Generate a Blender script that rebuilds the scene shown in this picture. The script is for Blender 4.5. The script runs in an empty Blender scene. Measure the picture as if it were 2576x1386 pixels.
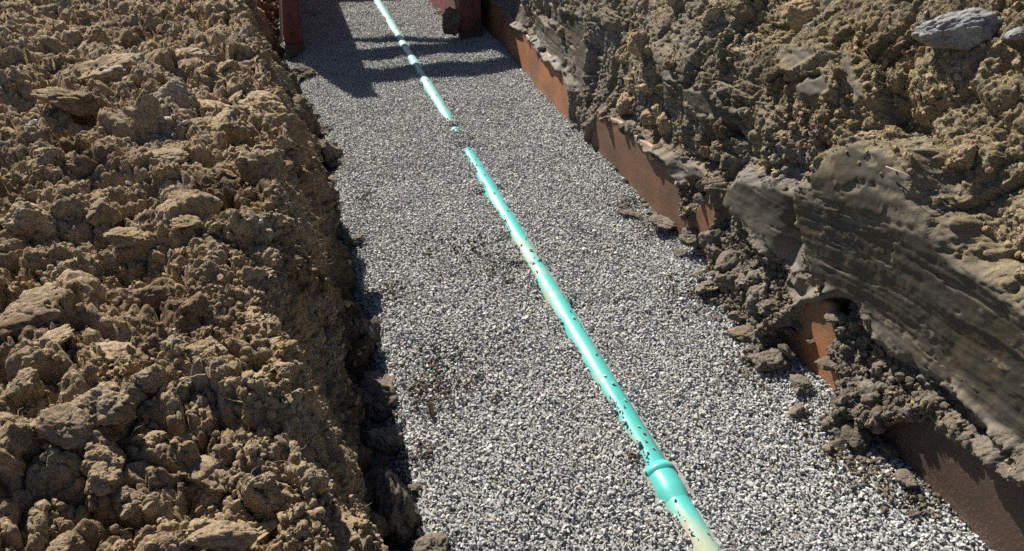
import bpy, bmesh, math, random
import numpy as np
from mathutils import Vector, Matrix, Euler, Quaternion

R = math.radians
random.seed(7)
rng = np.random.default_rng(11)
scene = bpy.context.scene
C = scene.collection

# ------------------------------------------------------------------ camera, sky, sun, exposure
CAM_Z = 2.5
PITCH = math.atan(1184 / 1935.0)
YAW = math.atan(635 * math.cos(PITCH) / 1935.0)
cam_d = bpy.data.cameras.new('camera')
cam_d.sensor_width = 36.0
cam_d.lens = 36.0 * 1935.0 / 2576.0
cam_d.clip_end = 500
cam_d.clip_start = 0.05
cam = bpy.data.objects.new('camera', cam_d)
cam.location = (0, 0, CAM_Z)
cam.rotation_euler = (math.pi / 2 - PITCH, 0, -YAW)
C.objects.link(cam)
scene.camera = cam

SUN_EL, SUN_AZ = R(40), R(18)             # azimuth measured from +Y towards -X
SUN = Vector((-math.sin(SUN_AZ) * math.cos(SUN_EL), math.cos(SUN_AZ) * math.cos(SUN_EL), math.sin(SUN_EL)))
world = bpy.data.worlds.new('World')
scene.world = world
world.use_nodes = True
wn = world.node_tree.nodes
wl = world.node_tree.links
wn.clear()
sky = wn.new('ShaderNodeTexSky')
sky.sky_type = 'NISHITA'
sky.sun_disc = False
sky.air_density = 0.75
sky.dust_density = 0.4
sky.sun_elevation = SUN_EL
sky.sun_rotation = -SUN_AZ
bg = wn.new('ShaderNodeBackground')
bg.inputs['Strength'].default_value = 0.05
wo = wn.new('ShaderNodeOutputWorld')
wl.new(sky.outputs[0], bg.inputs[0])
wl.new(bg.outputs[0], wo.inputs[0])
sd = bpy.data.lights.new('sun', 'SUN')
sd.energy = 5.0
sd.angle = R(0.53)
sd.color = (1.0, 0.94, 0.84)
sun = bpy.data.objects.new('sun', sd)
sun.rotation_euler = SUN.to_track_quat('Z', 'Y').to_euler()
sun.location = (0, 0, 12)
C.objects.link(sun)
scene.view_settings.view_transform = 'Standard'
scene.view_settings.look = 'None'
scene.view_settings.exposure = 0.95
scene.view_settings.gamma = 1.0
scene.cycles.max_bounces = 5
scene.cycles.diffuse_bounces = 2
scene.cycles.use_denoising = False

# ------------------------------------------------------------------ noise helpers (numpy)
U32 = np.uint32
def _h(ix, iy, iz, seed):
    h = (ix.astype(np.int64).astype(U32) * U32(374761393)) ^ (iy.astype(np.int64).astype(U32) * U32(668265263)) \
        ^ (iz.astype(np.int64).astype(U32) * U32(2147483647 - 56)) ^ U32((seed * 974634541) & 0xffffffff)
    h = (h ^ (h >> U32(13))) * U32(1274126177)
    h = (h ^ (h >> U32(16))) * U32(2246822519)
    h = h ^ (h >> U32(15))
    return h.astype(np.float64) / 4294967296.0

def noise3(x, y, z, seed=0):
    ix, iy, iz = np.floor(x), np.floor(y), np.floor(z)
    fx, fy, fz = x - ix, y - iy, z - iz
    s = lambda t: t * t * t * (t * (t * 6 - 15) + 10)
    ux, uy, uz = s(fx), s(fy), s(fz)
    out = 0.0
    for dx in (0, 1):
        for dy in (0, 1):
            for dz in (0, 1):
                w = (ux if dx else 1 - ux) * (uy if dy else 1 - uy) * (uz if dz else 1 - uz)
                out = out + w * _h(ix + dx, iy + dy, iz + dz, seed)
    return out * 2 - 1

def noise2(x, y, seed=0):
    ix, iy = np.floor(x), np.floor(y)
    fx, fy = x - ix, y - iy
    s = lambda t: t * t * t * (t * (t * 6 - 15) + 10)
    ux, uy = s(fx), s(fy)
    z0 = np.zeros_like(ix)
    out = 0.0
    for dx in (0, 1):
        for dy in (0, 1):
            w = (ux if dx else 1 - ux) * (uy if dy else 1 - uy)
            out = out + w * _h(ix + dx, iy + dy, z0, seed)
    return out * 2 - 1

def fbm2(x, y, oct=4, seed=0, gain=0.5):
    a, t, o = 1.0, 0.0, 0.0
    for k in range(oct):
        o = o + a * noise2(x * 2 ** k + 13.7 * k, y * 2 ** k - 7.1 * k, seed + k)
        t += a
        a *= gain
    return o / t

def fbm3(x, y, z, oct=4, seed=0, gain=0.5):
    a, t, o = 1.0, 0.0, 0.0
    for k in range(oct):
        o = o + a * noise3(x * 2 ** k + 3.7 * k, y * 2 ** k - 7.1 * k, z * 2 ** k + 1.3 * k, seed + k)
        t += a
        a *= gain
    return o / t

def blocks(u, v, size, seed, tilt=1.0, crack=0.5):
    """broken-block relief: every Voronoi cell is a tilted facet at its own height, cracks between; about -1..1"""
    x, y = u / size, v / size
    ix, iy = np.floor(x), np.floor(y)
    z0 = np.zeros_like(ix)
    f1 = np.full(x.shape, 9.0)
    f2 = np.full(x.shape, 9.0)
    hb = np.zeros(x.shape)
    for dx in (-1, 0, 1):
        for dy in (-1, 0, 1):
            cx, cy = ix + dx, iy + dy
            px = cx + _h(cx, cy, z0, seed)
            py = cy + _h(cx, cy, z0, seed + 1)
            ex, ey = x - px, y - py
            d = np.sqrt(ex * ex + ey * ey)
            hh = (_h(cx, cy, z0, seed + 2) - 0.5) * 1.1
            tx = (_h(cx, cy, z0, seed + 3) - 0.5) * 2.2 * tilt
            ty = (_h(cx, cy, z0, seed + 4) - 0.5) * 2.2 * tilt
            val = hh + tx * ex + ty * ey
            new = d < f1
            f2 = np.where(new, f1, np.minimum(f2, d))
            hb = np.where(new, val, hb)
            f1 = np.where(new, d, f1)
    e = f2 - f1
    dome = 0.17 * (1 - np.minimum(f1 * 1.25, 1) ** 2)
    return hb + dome - crack * np.exp(-e / 0.10) - 0.2

def sstep(a, b, t):
    t = np.clip((t - a) / (b - a), 0, 1)
    return t * t * (3 - 2 * t)

def poly_sd(u, v, poly):
    """signed distance to a polygon, positive inside"""
    d = np.full(u.shape, 1e9)
    ins = np.zeros(u.shape, bool)
    n = len(poly)
    for i in range(n):
        ax, ay = poly[i]
        bx, by = poly[(i + 1) % n]
        ex, ey = bx - ax, by - ay
        t = np.clip(((u - ax) * ex + (v - ay) * ey) / (ex * ex + ey * ey + 1e-12), 0, 1)
        d = np.minimum(d, (u - ax - t * ex) ** 2 + (v - ay - t * ey) ** 2)
        c = ((ay > v) != (by > v)) & (u < (bx - ax) * (v - ay) / (by - ay + 1e-12) + ax)
        ins ^= c
    d = np.sqrt(d)
    return np.where(ins, d, -d)

# ------------------------------------------------------------------ object helpers
def tag(o, label=None, cat=None, group=None, kind=None):
    if label: o['label'] = label
    if cat: o['category'] = cat
    if group: o['group'] = group
    if kind: o['kind'] = kind
    return o

def link(name, mesh, mat=None, parent=None):
    if mat is not None and not mesh.materials:
        mesh.materials.append(mat)
    o = bpy.data.objects.new(name, mesh)
    C.objects.link(o)
    if parent is not None:
        o.parent = parent
    return o

def empty(name, loc):
    o = bpy.data.objects.new(name, None)
    o.empty_display_size = 0.1
    o.location = loc
    C.objects.link(o)
    return o

def np_mesh(name, verts, faces, smooth=True):
    me = bpy.data.meshes.new(name)
    verts = np.ascontiguousarray(verts, dtype=np.float32)
    faces = np.ascontiguousarray(faces, dtype=np.int32)
    n = faces.shape[1]
    me.vertices.add(len(verts))
    me.vertices.foreach_set('co', verts.ravel())
    me.loops.add(faces.size)
    me.loops.foreach_set('vertex_index', faces.ravel())
    me.polygons.add(len(faces))
    me.polygons.foreach_set('loop_start', np.arange(0, faces.size, n, dtype=np.int32))
    me.polygons.foreach_set('use_smooth', np.full(len(faces), smooth))
    me.update(calc_edges=True)
    me.validate()
    return me

def grid_faces(ni, nj, flip=False):
    a = np.arange(ni * nj).reshape(ni, nj)
    q = np.stack([a[:-1, :-1], a[1:, :-1], a[1:, 1:], a[:-1, 1:]], -1).reshape(-1, 4)
    return q[:, ::-1] if flip else q

def grid_normals(P):
    du = np.gradient(P, axis=0)
    dv = np.gradient(P, axis=1)
    n = np.cross(du, dv)
    return n / (np.linalg.norm(n, axis=-1, keepdims=True) + 1e-12)

def add_mask(me, r, g, b, a=None):
    at = me.attributes.new('mask', 'FLOAT_COLOR', 'POINT')
    col = np.stack([r.ravel(), g.ravel(), b.ravel(), np.ones(r.size) if a is None else a.ravel()], -1).astype(np.float32)
    at.data.foreach_set('color', col.ravel())

def adaptive(y0, y1, c, k):
    out = [y0]
    while out[-1] < y1:
        y = out[-1]
        st = k * math.sqrt(y * y + c * c)
        if y < 1.0: st *= 3
        if y > 10.5: st *= 2
        out.append(y + st)
    return np.array(out)

# ------------------------------------------------------------------ materials
class NT:
    def __init__(s, name):
        s.m = bpy.data.materials.new(name)
        s.m.use_nodes = True
        s.t = s.m.node_tree
        s.t.nodes.clear()
        s.out = s.n('ShaderNodeOutputMaterial')
        s.p = s.n('ShaderNodeBsdfPrincipled')
        s.l(s.p.outputs[0], s.out.inputs[0])
        s.geo = s.n('ShaderNodeNewGeometry')
        s.pos = s.geo.outputs['Position']
    def n(s, t, **k):
        nd = s.t.nodes.new(t)
        for a, b in k.items(): setattr(nd, a, b)
        return nd
    def l(s, a, b): s.t.links.new(a, b)
    def noise(s, scale, detail=5, rough=0.6, vec=None, dist=0.0):
        nd = s.n('ShaderNodeTexNoise')
        nd.inputs['Scale'].default_value = scale
        nd.inputs['Detail'].default_value = detail
        nd.inputs['Roughness'].default_value = rough
        nd.inputs['Distortion'].default_value = dist
        s.l(vec if vec is not None else s.pos, nd.inputs['Vector'])
        return nd.outputs[0]
    def scaled(s, v):
        nd = s.n('ShaderNodeVectorMath', operation='MULTIPLY')
        s.l(s.pos, nd.inputs[0])
        nd.inputs[1].default_value = v
        return nd.outputs[0]
    def ramp(s, fac, stops):
        nd = s.n('ShaderNodeValToRGB')
        e = nd.color_ramp.elements
        while len(e) < len(stops): e.new(0.5)
        for i, (p, c) in enumerate(stops):
            e[i].position = p
            e[i].color = (*c, 1) if len(c) == 3 else c
        s.l(fac, nd.inputs[0])
        return nd.outputs[0]
    def rng(s, fac, a, b, c, d):
        nd = s.n('ShaderNodeMapRange')
        for i, v in enumerate((a, b, c, d)): nd.inputs[i + 1].default_value = v
        s.l(fac, nd.inputs[0])
        return nd.outputs[0]
    def mix(s, fac, a, b, mode='MIX'):
        nd = s.n('ShaderNodeMix', data_type='RGBA', blend_type=mode)
        for sock, v in ((nd.inputs[0], fac), (nd.inputs[6], a), (nd.inputs[7], b)):
            if isinstance(v, (int, float)): sock.default_value = v
            elif isinstance(v, tuple): sock.default_value = (*v, 1)
            else: s.l(v, sock)
        return nd.outputs[2]
    def math(s, op, a, b):
        nd = s.n('ShaderNodeMath', operation=op)
        for sock, v in ((nd.inputs[0], a), (nd.inputs[1], b)):
            if isinstance(v, (int, float)): sock.default_value = v
            else: s.l(v, sock)
        return nd.outputs[0]
    def bump(s, h, strength, dist, prev=None):
        nd = s.n('ShaderNodeBump')
        if isinstance(strength, (int, float)): nd.inputs['Strength'].default_value = strength
        else: s.l(strength, nd.inputs['Strength'])
        nd.inputs['Distance'].default_value = dist
        s.l(h, nd.inputs['Height'])
        if prev is not None: s.l(prev, nd.inputs['Normal'])
        return nd.outputs[0]

def soil(name, tan, brown, grey, ochre, use_mask=True, low=None, smooth_col=(.15, .13, .10), damp_col=(.085, .072, .062), streak=(1, 1, 1)):
    t = NT(name)
    oi = t.n('ShaderNodeObjectInfo')
    n1 = t.noise(1.7, 6, 0.62, dist=0.4)
    col = t.ramp(n1, [(0.26, tuple(c * .62 for c in brown)), (0.38, brown), (0.47, tan), (0.56, tan), (0.68, grey)])
    n2 = t.noise(5.5, 5, 0.65, dist=0.5)
    col = t.mix(t.rng(n2, .52, .70, 0, .8), col, ochre)
    n4 = t.noise(3.1, 4, 0.6, dist=0.3)
    col = t.mix(t.rng(n4, .56, .72, 0, .75), col, grey)
    rv = t.rng(oi.outputs['Random'], 0, 1, .82, 1.15)
    n3 = t.noise(38, 8, 0.72)
    val = t.math('MULTIPLY', t.rng(n3, .28, .72, .55, 1.42), rv)
    vn = t.n('ShaderNodeCombineColor')
    for i in range(3): t.l(val, vn.inputs[i])
    col = t.mix(1.0, col, vn.outputs[0], 'MULTIPLY')
    b1 = t.noise(48, 10, 0.78)
    b2 = t.noise(190, 5, 0.7)
    if use_mask:
        at = t.n('ShaderNodeAttribute', attribute_name='mask')
        sp = t.n('ShaderNodeSeparateColor')
        t.l(at.outputs['Color'], sp.inputs[0])
        sm, dp = sp.outputs[0], sp.outputs[1]
        cx = t.n('ShaderNodeCombineXYZ')
        sx = t.n('ShaderNodeSeparateXYZ')
        t.l(t.pos, sx.inputs[0])
        t.l(t.math('MULTIPLY', sx.outputs[1], streak[1]), cx.inputs[1])
        t.l(t.math('MULTIPLY', sp.outputs[2], streak[2]), cx.inputs[2])
        sv = cx.outputs[0]
        if low: col = t.mix(at.outputs['Alpha'], t.mix(1.0, vn.outputs[0], t.ramp(n4, [(.38, low[0]), (.5, low[1]), (.62, low[2])]), 'MULTIPLY'), col)
        s1 = t.noise(30, 5, .65, vec=sv)
        s2 = t.noise(4.5, 4, .6)
        scol = t.mix(t.rng(s1, .3, .7, 0, 1), tuple(c * .9 for c in smooth_col), tuple(c * 1.1 for c in smooth_col))
        scol = t.mix(t.rng(s2, .5, .66, 0, .55), scol, (smooth_col[0] * 1.45, smooth_col[1] * 1.2, smooth_col[2] * .85))
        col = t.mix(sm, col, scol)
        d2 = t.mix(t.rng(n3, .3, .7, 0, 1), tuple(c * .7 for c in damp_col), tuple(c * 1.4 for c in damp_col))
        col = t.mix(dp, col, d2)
        st = t.rng(sm, 0, 1, 1.0, 0.2)
        nb = t.bump(b1, st, 0.032)
        nb = t.bump(s1, t.rng(sm, 0, 1, 0, 0.2), 0.006, nb)
        nb = t.bump(b2, t.rng(sm, 0, 1, 0.9, 0.08), 0.009, nb)
        t.l(t.rng(sm, 0, 1, 0.95, 0.6), t.p.inputs['Roughness'])
    else:
        nb = t.bump(b1, 1.0, 0.030)
        nb = t.bump(b2, 0.9, 0.008, nb)
        t.p.inputs['Roughness'].default_value = 0.95
    t.l(col, t.p.inputs['Base Color'])
    t.l(nb, t.p.inputs['Normal'])
    t.p.inputs['Specular IOR Level'].default_value = 0.18
    return t.m

TAN, BROWN, GREY, OCHRE = (.53, .40, .255), (.31, .215, .135), (.53, .455, .35), (.55, .365, .165)
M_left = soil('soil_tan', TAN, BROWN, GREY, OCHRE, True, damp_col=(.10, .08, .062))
M_right = soil('soil_clay', (.37, .30, .19), (.25, .20, .135), (.34, .30, .245), (.42, .31, .145), True, low=((.24, .20, .145), (.33, .275, .195), (.31, .28, .25)),
               smooth_col=(.066, .057, .043), damp_col=(.21, .18, .15), streak=(1, .06, 1.6))
M_clod = soil('clod_tan', TAN, BROWN, GREY, OCHRE, False)
M_clod_damp = soil('clod_damp', (.28, .235, .185), (.19, .155, .125), (.33, .29, .25), (.36, .26, .14), False)

def rock_mat():
    t = NT('grey_rock')
    n = t.noise(14, 8, .7)
    col = t.ramp(n, [(.3, (.13, .127, .125)), (.50, (.24, .235, .235)), (.72, (.37, .36, .355))])
    t.l(col, t.p.inputs['Base Color'])
    t.l(t.bump(t.noise(45, 8, .7), .8, .02), t.p.inputs['Normal'])
    t.p.inputs['Roughness'].default_value = .9
    return t.m
M_rock = rock_mat()

def gravel_mat():
    t = NT('gravel_stone')
    oi = t.n('ShaderNodeObjectInfo')
    r = oi.outputs['Random']
    col = t.ramp(r, [(0, (.28, .284, .282)), (.25, (.325, .331, .329)), (.55, (.36, .367, .365)), (.85, (.405, .413, .41)), (.95, (.46, .43, .36)), (1, (.36, .31, .23))])
    n = t.noise(160, 5, .7)
    col = t.mix(.25, col, t.ramp(n, [(.3, (.25, .25, .25)), (.7, (.9, .9, .9))]), 'OVERLAY')
    dn = t.noise(1.3, 4, .6)
    col = t.mix(t.rng(dn, .54, .74, 0, .4), col, (.34, .30, .22))
    t.l(col, t.p.inputs['Base Color'])
    t.l(t.bump(n, .4, .003), t.p.inputs['Normal'])
    t.p.inputs['Roughness'].default_value = .7
    return t.m
M_gravel = gravel_mat()

def plain(name, c, rough=.8, metal=0.0, nscale=20, var=.35, bump=.2):
    t = NT(name)
    n = t.noise(nscale, 6, .65)
    col = t.mix(t.rng(n, .3, .7, 0, 1), tuple(x * (1 - var) for x in c), tuple(min(1, x * (1 + var)) for x in c))
    t.l(col, t.p.inputs['Base Color'])
    t.l(t.bump(n, bump, .01), t.p.inputs['Normal'])
    t.p.inputs['Roughness'].default_value = rough
    t.p.inputs['Metallic'].default_value = metal
    return t.m
M_gbase = plain('gravel_bed', (.25, .245, .235), .95, 0, 60, .5, .6)
M_red = plain('red_paint', (.13, .034, .03), .7, 0, 7, .55)
M_steel = plain('dirty_steel', (.085, .055, .045), .6, .3, 30, .5)
M_edge = plain('pale_edge', (.62, .47, .33), .8, 0, 40, .15)
M_root = plain('dry_root', (.42, .33, .22), .9, 0, 60, .3)
M_pale = plain('pale_stone', (.50, .51, .50), .8, 0, 30, .25)

def panel_mat(name, cols):
    t = NT(name)
    n = t.noise(2.2, 6, .6, dist=.3)
    sv = t.scaled((1, .07, 1.4))
    s = t.noise(26, 5, .65, vec=sv)
    col = t.ramp(n, [(.30, cols[0]), (.5, cols[1]), (.63, cols[2]), (.75, cols[3])])
    col = t.mix(t.rng(s, .35, .7, 0, .5), col, tuple(c * .8 for c in cols[1]))
    sp = t.noise(75, 6, .7)
    col = t.mix(t.rng(sp, .58, .66, 0, .6), col, (.17, .135, .10))
    sz = t.n('ShaderNodeSeparateXYZ')
    t.l(t.pos, sz.inputs[0])
    spl = t.math('ADD', t.noise(120, 6, .75), t.rng(sz.outputs[2], -.02, .26, .16, -.05))
    col = t.mix(t.rng(spl, .60, .68, 0, .8), col, (.21, .165, .12))
    t.l(col, t.p.inputs['Base Color'])
    nb = t.bump(sp, .5, .008)
    nb = t.bump(s, .25, .008, nb)
    t.l(nb, t.p.inputs['Normal'])
    t.p.inputs['Roughness'].default_value = .5
    return t.m
M_rust = panel_mat('rust_orange', [(.16, .085, .05), (.25, .12, .062), (.37, .15, .062), (.44, .15, .05)])
M_dark = panel_mat('rust_dark', [(.045, .030, .022), (.080, .048, .033), (.13, .058, .036), (.24, .08, .035)])
M_panel = panel_mat('rust_brown', [(.085, .048, .030), (.15, .078, .046), (.24, .10, .05), (.34, .115, .042)])

def pipe_mat():
    t = NT('green_pvc')
    n = t.noise(2.6, 6, .7, dist=.2)
    f = t.noise(70, 6, .75)
    sx = t.n('ShaderNodeSeparateXYZ')
    t.l(t.pos, sx.inputs[0])
    near = t.rng(sx.outputs[1], 1.6, 2.2, .17, 0)          # mud smeared on the pipe towards the near end
    mid = t.math('MULTIPLY', t.rng(sx.outputs[1], 3.3, 3.8, 0, .13), t.rng(sx.outputs[1], 4.1, 4.6, 1, 0))
    side = t.rng(sx.outputs[0], 1.23, 1.28, .10, 0)
    thr = t.math('ADD', t.math('ADD', t.math('ADD', near, mid), side), t.rng(n, .3, .8, -.09, .34))
    fs = t.noise(1.0, 6, .7, vec=t.scaled((70, 5, 70)))
    fm = t.math('ADD', t.math('MULTIPLY', f, .5), t.math('MULTIPLY', fs, .4))
    dirt = t.rng(t.math('ADD', fm, thr), .60, .84, 0, .92)
    pale = t.mix(t.math('MULTIPLY', t.rng(sx.outputs[1], 6.3, 7.2, 0, .7), t.rng(f, .35, .6, .3, 1)), (.08, .45, .41), (.42, .55, .53))  # paler, speckled tone on the far lengths of pipe
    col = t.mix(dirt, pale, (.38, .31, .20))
    t.l(col, t.p.inputs['Base Color'])
    t.l(t.rng(dirt, 0, 1, .36, .9), t.p.inputs['Roughness'])
    t.l(t.bump(f, t.math('MULTIPLY', dirt, .5), .004), t.p.inputs['Normal'])
    return t.m
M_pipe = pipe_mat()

# ------------------------------------------------------------------ gravel surface height
PX = 1.285           # pipe line
PR = 0.063
PZ = -0.033          # pipe axis height
EXPO_Y = [0, 1.5, 1.7, 1.95, 2.15, 2.3, 2.7, 3.4, 3.8, 4.1, 4.35, 5.0, 5.6, 5.9, 6.05, 6.35, 6.45, 6.55, 6.75, 7.2, 8.0, 9.0, 10.0, 11.0, 12.5, 16]
EXPO_W = [.0, .015, .032, .052, .054, .046, .047, .049, .044, .036, .046, .044, .036, .024, -.03, -.02, .035, -.015, .035, .052, .054, .046, .052, .055, .058, .058]

def gravel_h(x, y):
    z = 0.034 * fbm2(x * 1.3, y * 1.1, 3, 40) + 0.010 * fbm2(x * 4, y * 4, 2, 44)
    w = np.interp(y, EXPO_Y, EXPO_W) + 0.009 * noise2(y * 2.3, x * 0, 51) + 0.013 * noise2(y * 8, x * 0 + np.sign(x - PX) * 3, 52)
    zp = PZ + np.sqrt(np.clip(PR ** 2 - np.clip(w, 0, PR * .98) ** 2, 0, 1)) + np.clip(-w, 0, 1) * .8 + 0.004
    k = np.exp(-((x - PX) / 0.17) ** 2)
    z = z * (1 - k) + zp * k
    # hollow beside the left wall, slight pile against the right wall
    edge = np.interp(y, [0, 2, 3.7, 4.6, 6.1, 8.1, 16], [.30, .30, .26, .19, .26, .08, .1])
    z = z - np.interp(y, [3.4, 4.6], [.17, .09]) * sstep(0.02, -0.16, x - edge) - 0.05 * np.exp(-(((x - .49) / .22) ** 2 + ((y - 3.05) / .35) ** 2))
    z = z + 0.05 * sstep(1.9, 2.4, x)
    return z

# ------------------------------------------------------------------ left bank and cut face (one sheet)
YL = adaptive(-1.5, 13.0, 1.65, 0.0023)
LIP_Y, LIP_X = [-2, 0, 1.3, 2, 2.7, 3.4, 4.5, 5.1, 6.1, 8, 10, 16], [-.06, -.06, -.08, -.14, -.24, -.21, -.12, -.13, -.26, -.46, -.56, -.6]
BAS_Y, BAS_X = [-2, 2, 3, 4, 5, 6, 7, 8, 9.5, 16], [.24, .21, .20, .19, .20, .20, .16, .08, -.06, -.14]

def bank_z(x, y):
    return .865 + .07 * np.clip(-x, 0, 5) + .10 * fbm2(x * .9 + 5, y * .9, 3, 3)

def left_sheet():
    nb, nw = 330, 185
    Y = YL[:, None]
    D = np.sqrt(Y * Y + 1.65 ** 2)
    q = np.linspace(-0.85, 0, nb)[None, :]
    lip = np.interp(YL, LIP_Y, LIP_X)[:, None] + .05 * fbm2(Y * 2.1, Y * 0, 3, 9) + .02 * fbm2(Y * 9, Y * 0, 2, 10)
    bas = np.interp(YL, BAS_Y, BAS_X)[:, None] + .03 * fbm2(Y * 1.6, Y * 0 + 4, 3, 12)
    Xb = lip + q * D
    Zb = bank_z(Xb, Y + 0 * Xb)
    r = np.linspace(0, 1, nw + 1)[None, 1:]
    zl = Zb[:, -1:]
    Xw = lip + (bas - lip) * r ** 1.15
    Zw = zl + (-.30 - zl) * r
    X = np.concatenate([Xb, Xw], 1)
    Z = np.concatenate([Zb, Zw], 1)
    # round the lip
    for _ in range(10):
        X[:, 1:-1] = .25 * X[:, :-2] + .5 * X[:, 1:-1] + .25 * X[:, 2:]
        Z[:, 1:-1] = .25 * Z[:, :-2] + .5 * Z[:, 1:-1] + .25 * Z[:, 2:]
    P = np.stack([X, np.broadcast_to(Y, X.shape), Z], -1).copy()
    N = -grid_normals(P)
    N *= np.sign(N[..., 2:3] + N[..., 0:1])      # up / towards the trench
    YY = P[..., 1]
    # arc length across the profile
    S = np.concatenate([Xb - lip, np.broadcast_to(r * 1.25, Xw.shape)], 1)
    wall = sstep(0.02, 0.20, S)
    wu = YY + .05 * fbm2(YY * 3, S * 3, 3, 20)
    wv = S + .05 * fbm2(YY * 3 + 9, S * 3, 3, 21)
    var = .5 + .5 * fbm2(YY * 1.1, S * 1.1, 3, 23)
    d = .075 * blocks(wu, wv, .36, 103, .9, .5)
    d += .066 * blocks(wu * 1.05, wv, .17, 110, 1.1, .9) * (.6 + .8 * var)
    d += .028 * blocks(wu, wv * 1.1, .075, 120, .7, .9) * (1.3 - .6 * var)
    d += .013 * blocks(wu, wv, .034, 130, 1.0, .6)
    d += .0065 * blocks(wu, wv, .016, 140, 1.0, .5)
    d += .016 * fbm2(wu * 14, wv * 14, 5, 150, .6)
    dw = .10 * fbm2(YY * 1.3, S * 1.2, 3, 160) + .03 * fbm2(YY * 7, S * 2.2, 3, 163)
    dw += .036 * blocks(wu, wv * .8, .17, 165, 1, .6) + .018 * blocks(wu, wv * .8, .065, 167, 1, .6)
    dw += .008 * fbm2(YY * 30, S * 9, 4, 170) + .009 * blocks(wu, wv, .028, 171, 1, .5)
    foot = sstep(.6, 1.05, S)
    dw += .03 * blocks(wu, wv * .5, .30, 177, 1, .5)
    dw += foot * (.095 * blocks(wu, wv, .24, 175, 1, .6) + .035 * blocks(wu, wv, .10, 176, 1, .6))
    disp = d * (1 - wall) + dw * wall
    P += N * disp[..., None]
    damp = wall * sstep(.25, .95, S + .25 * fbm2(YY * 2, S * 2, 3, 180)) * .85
    ni, nj = X.shape
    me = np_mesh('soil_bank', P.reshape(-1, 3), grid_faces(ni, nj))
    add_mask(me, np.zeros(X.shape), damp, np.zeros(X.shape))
    return link('soil_bank', me, M_left), P, N

bank, PL, NL = left_sheet()
tag(bank, kind='structure')

# ------------------------------------------------------------------ right cut wall
YR = adaptive(-1.0, 13.0, 3.0, 0.0022)
def x_base(y): return np.interp(y, [0, 6, 7.5, 9, 16], [2.33, 2.33, 2.37, 2.43, 2.48])
def lean(z): return np.interp(z, [-1, .4, 1.1, 1.5, 2.2, 3], [0, 0, .03, .20, .75, 1.6])
PAN = [
 [(10.4, .45), (7.94, .40), (6.75, .42), (6.40, .32), (6.1, -.02), (6.79, -.3), (7.84, -.4), (10.4, -.4)],
 [(5.75, .12), (5.62, .36), (5.13, .40), (4.32, .44), (4.15, .34), (4.05, .2), (3.9, .2), (3.86, .36), (3.80, .50), (3.68, .42), (3.58, .17), (3.66, -.1), (4.83, -.3), (5.6, -.3)],
 [(2.72, .34), (2.53, .46), (2.47, .32), (2.42, .2), (2.20, .12), (2.30, -.1), (2.68, -.1), (2.80, .13)],
 [(2.14, .08), (2.04, .13), (1.87, .3), (1.85, .35), (1.68, .36), (1.56, .39), (1.42, .41), (1.26, .47), (.6, .5), (.6, -.4), (1.44, -.4), (1.84, -.02)]]
SMO = [
 [(2.84, .78), (2.85, .92), (2.72, 1.11), (2.65, 1.19), (2.32, 1.2), (2.11, 1.16), (1.88, 1.11), (1.48, 1.06), (1.0, .9), (1.0, .52), (1.5, .52), (1.65, .54), (1.81, .55), (1.93, .46), (2.15, .46), (2.34, .5), (2.58, .51), (2.7, .53), (2.78, .64)],
 [(3.57, .66), (3.16, .77), (2.93, .76), (2.86, .51), (2.91, .39), (3.29, .44), (3.56, .51)],
 [(5.22, .35), (4.58, .49), (4.11, .53), (3.78, .51), (3.8, .44), (4.27, .39), (4.84, .33)],
 [(7.85, .67), (6.89, .77), (6.63, .51), (6.63, .18), (7.09, .19), (7.54, .39)],
 [(6.78, .93), (6.29, 1.0), (6.12, .65), (6.02, .31), (6.28, .44)],
 [(3.61, 1.42), (3.39, 1.49), (3.27, 1.45), (3.43, 1.34)],
 [(3.42, 1.29), (3.17, 1.38), (3.07, 1.31), (3.17, 1.23), (3.31, 1.22)],
 [(3.14, 1.49), (3.04, 1.5), (2.86, 1.34), (2.9, 1.3)],
 [(4.6, .95), (4.1, 1.05), (3.8, .95), (4.2, .85)],
 [(2.95, .40), (2.86, .46), (2.62, .43), (2.7, .32), (2.9, .30)]]

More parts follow.
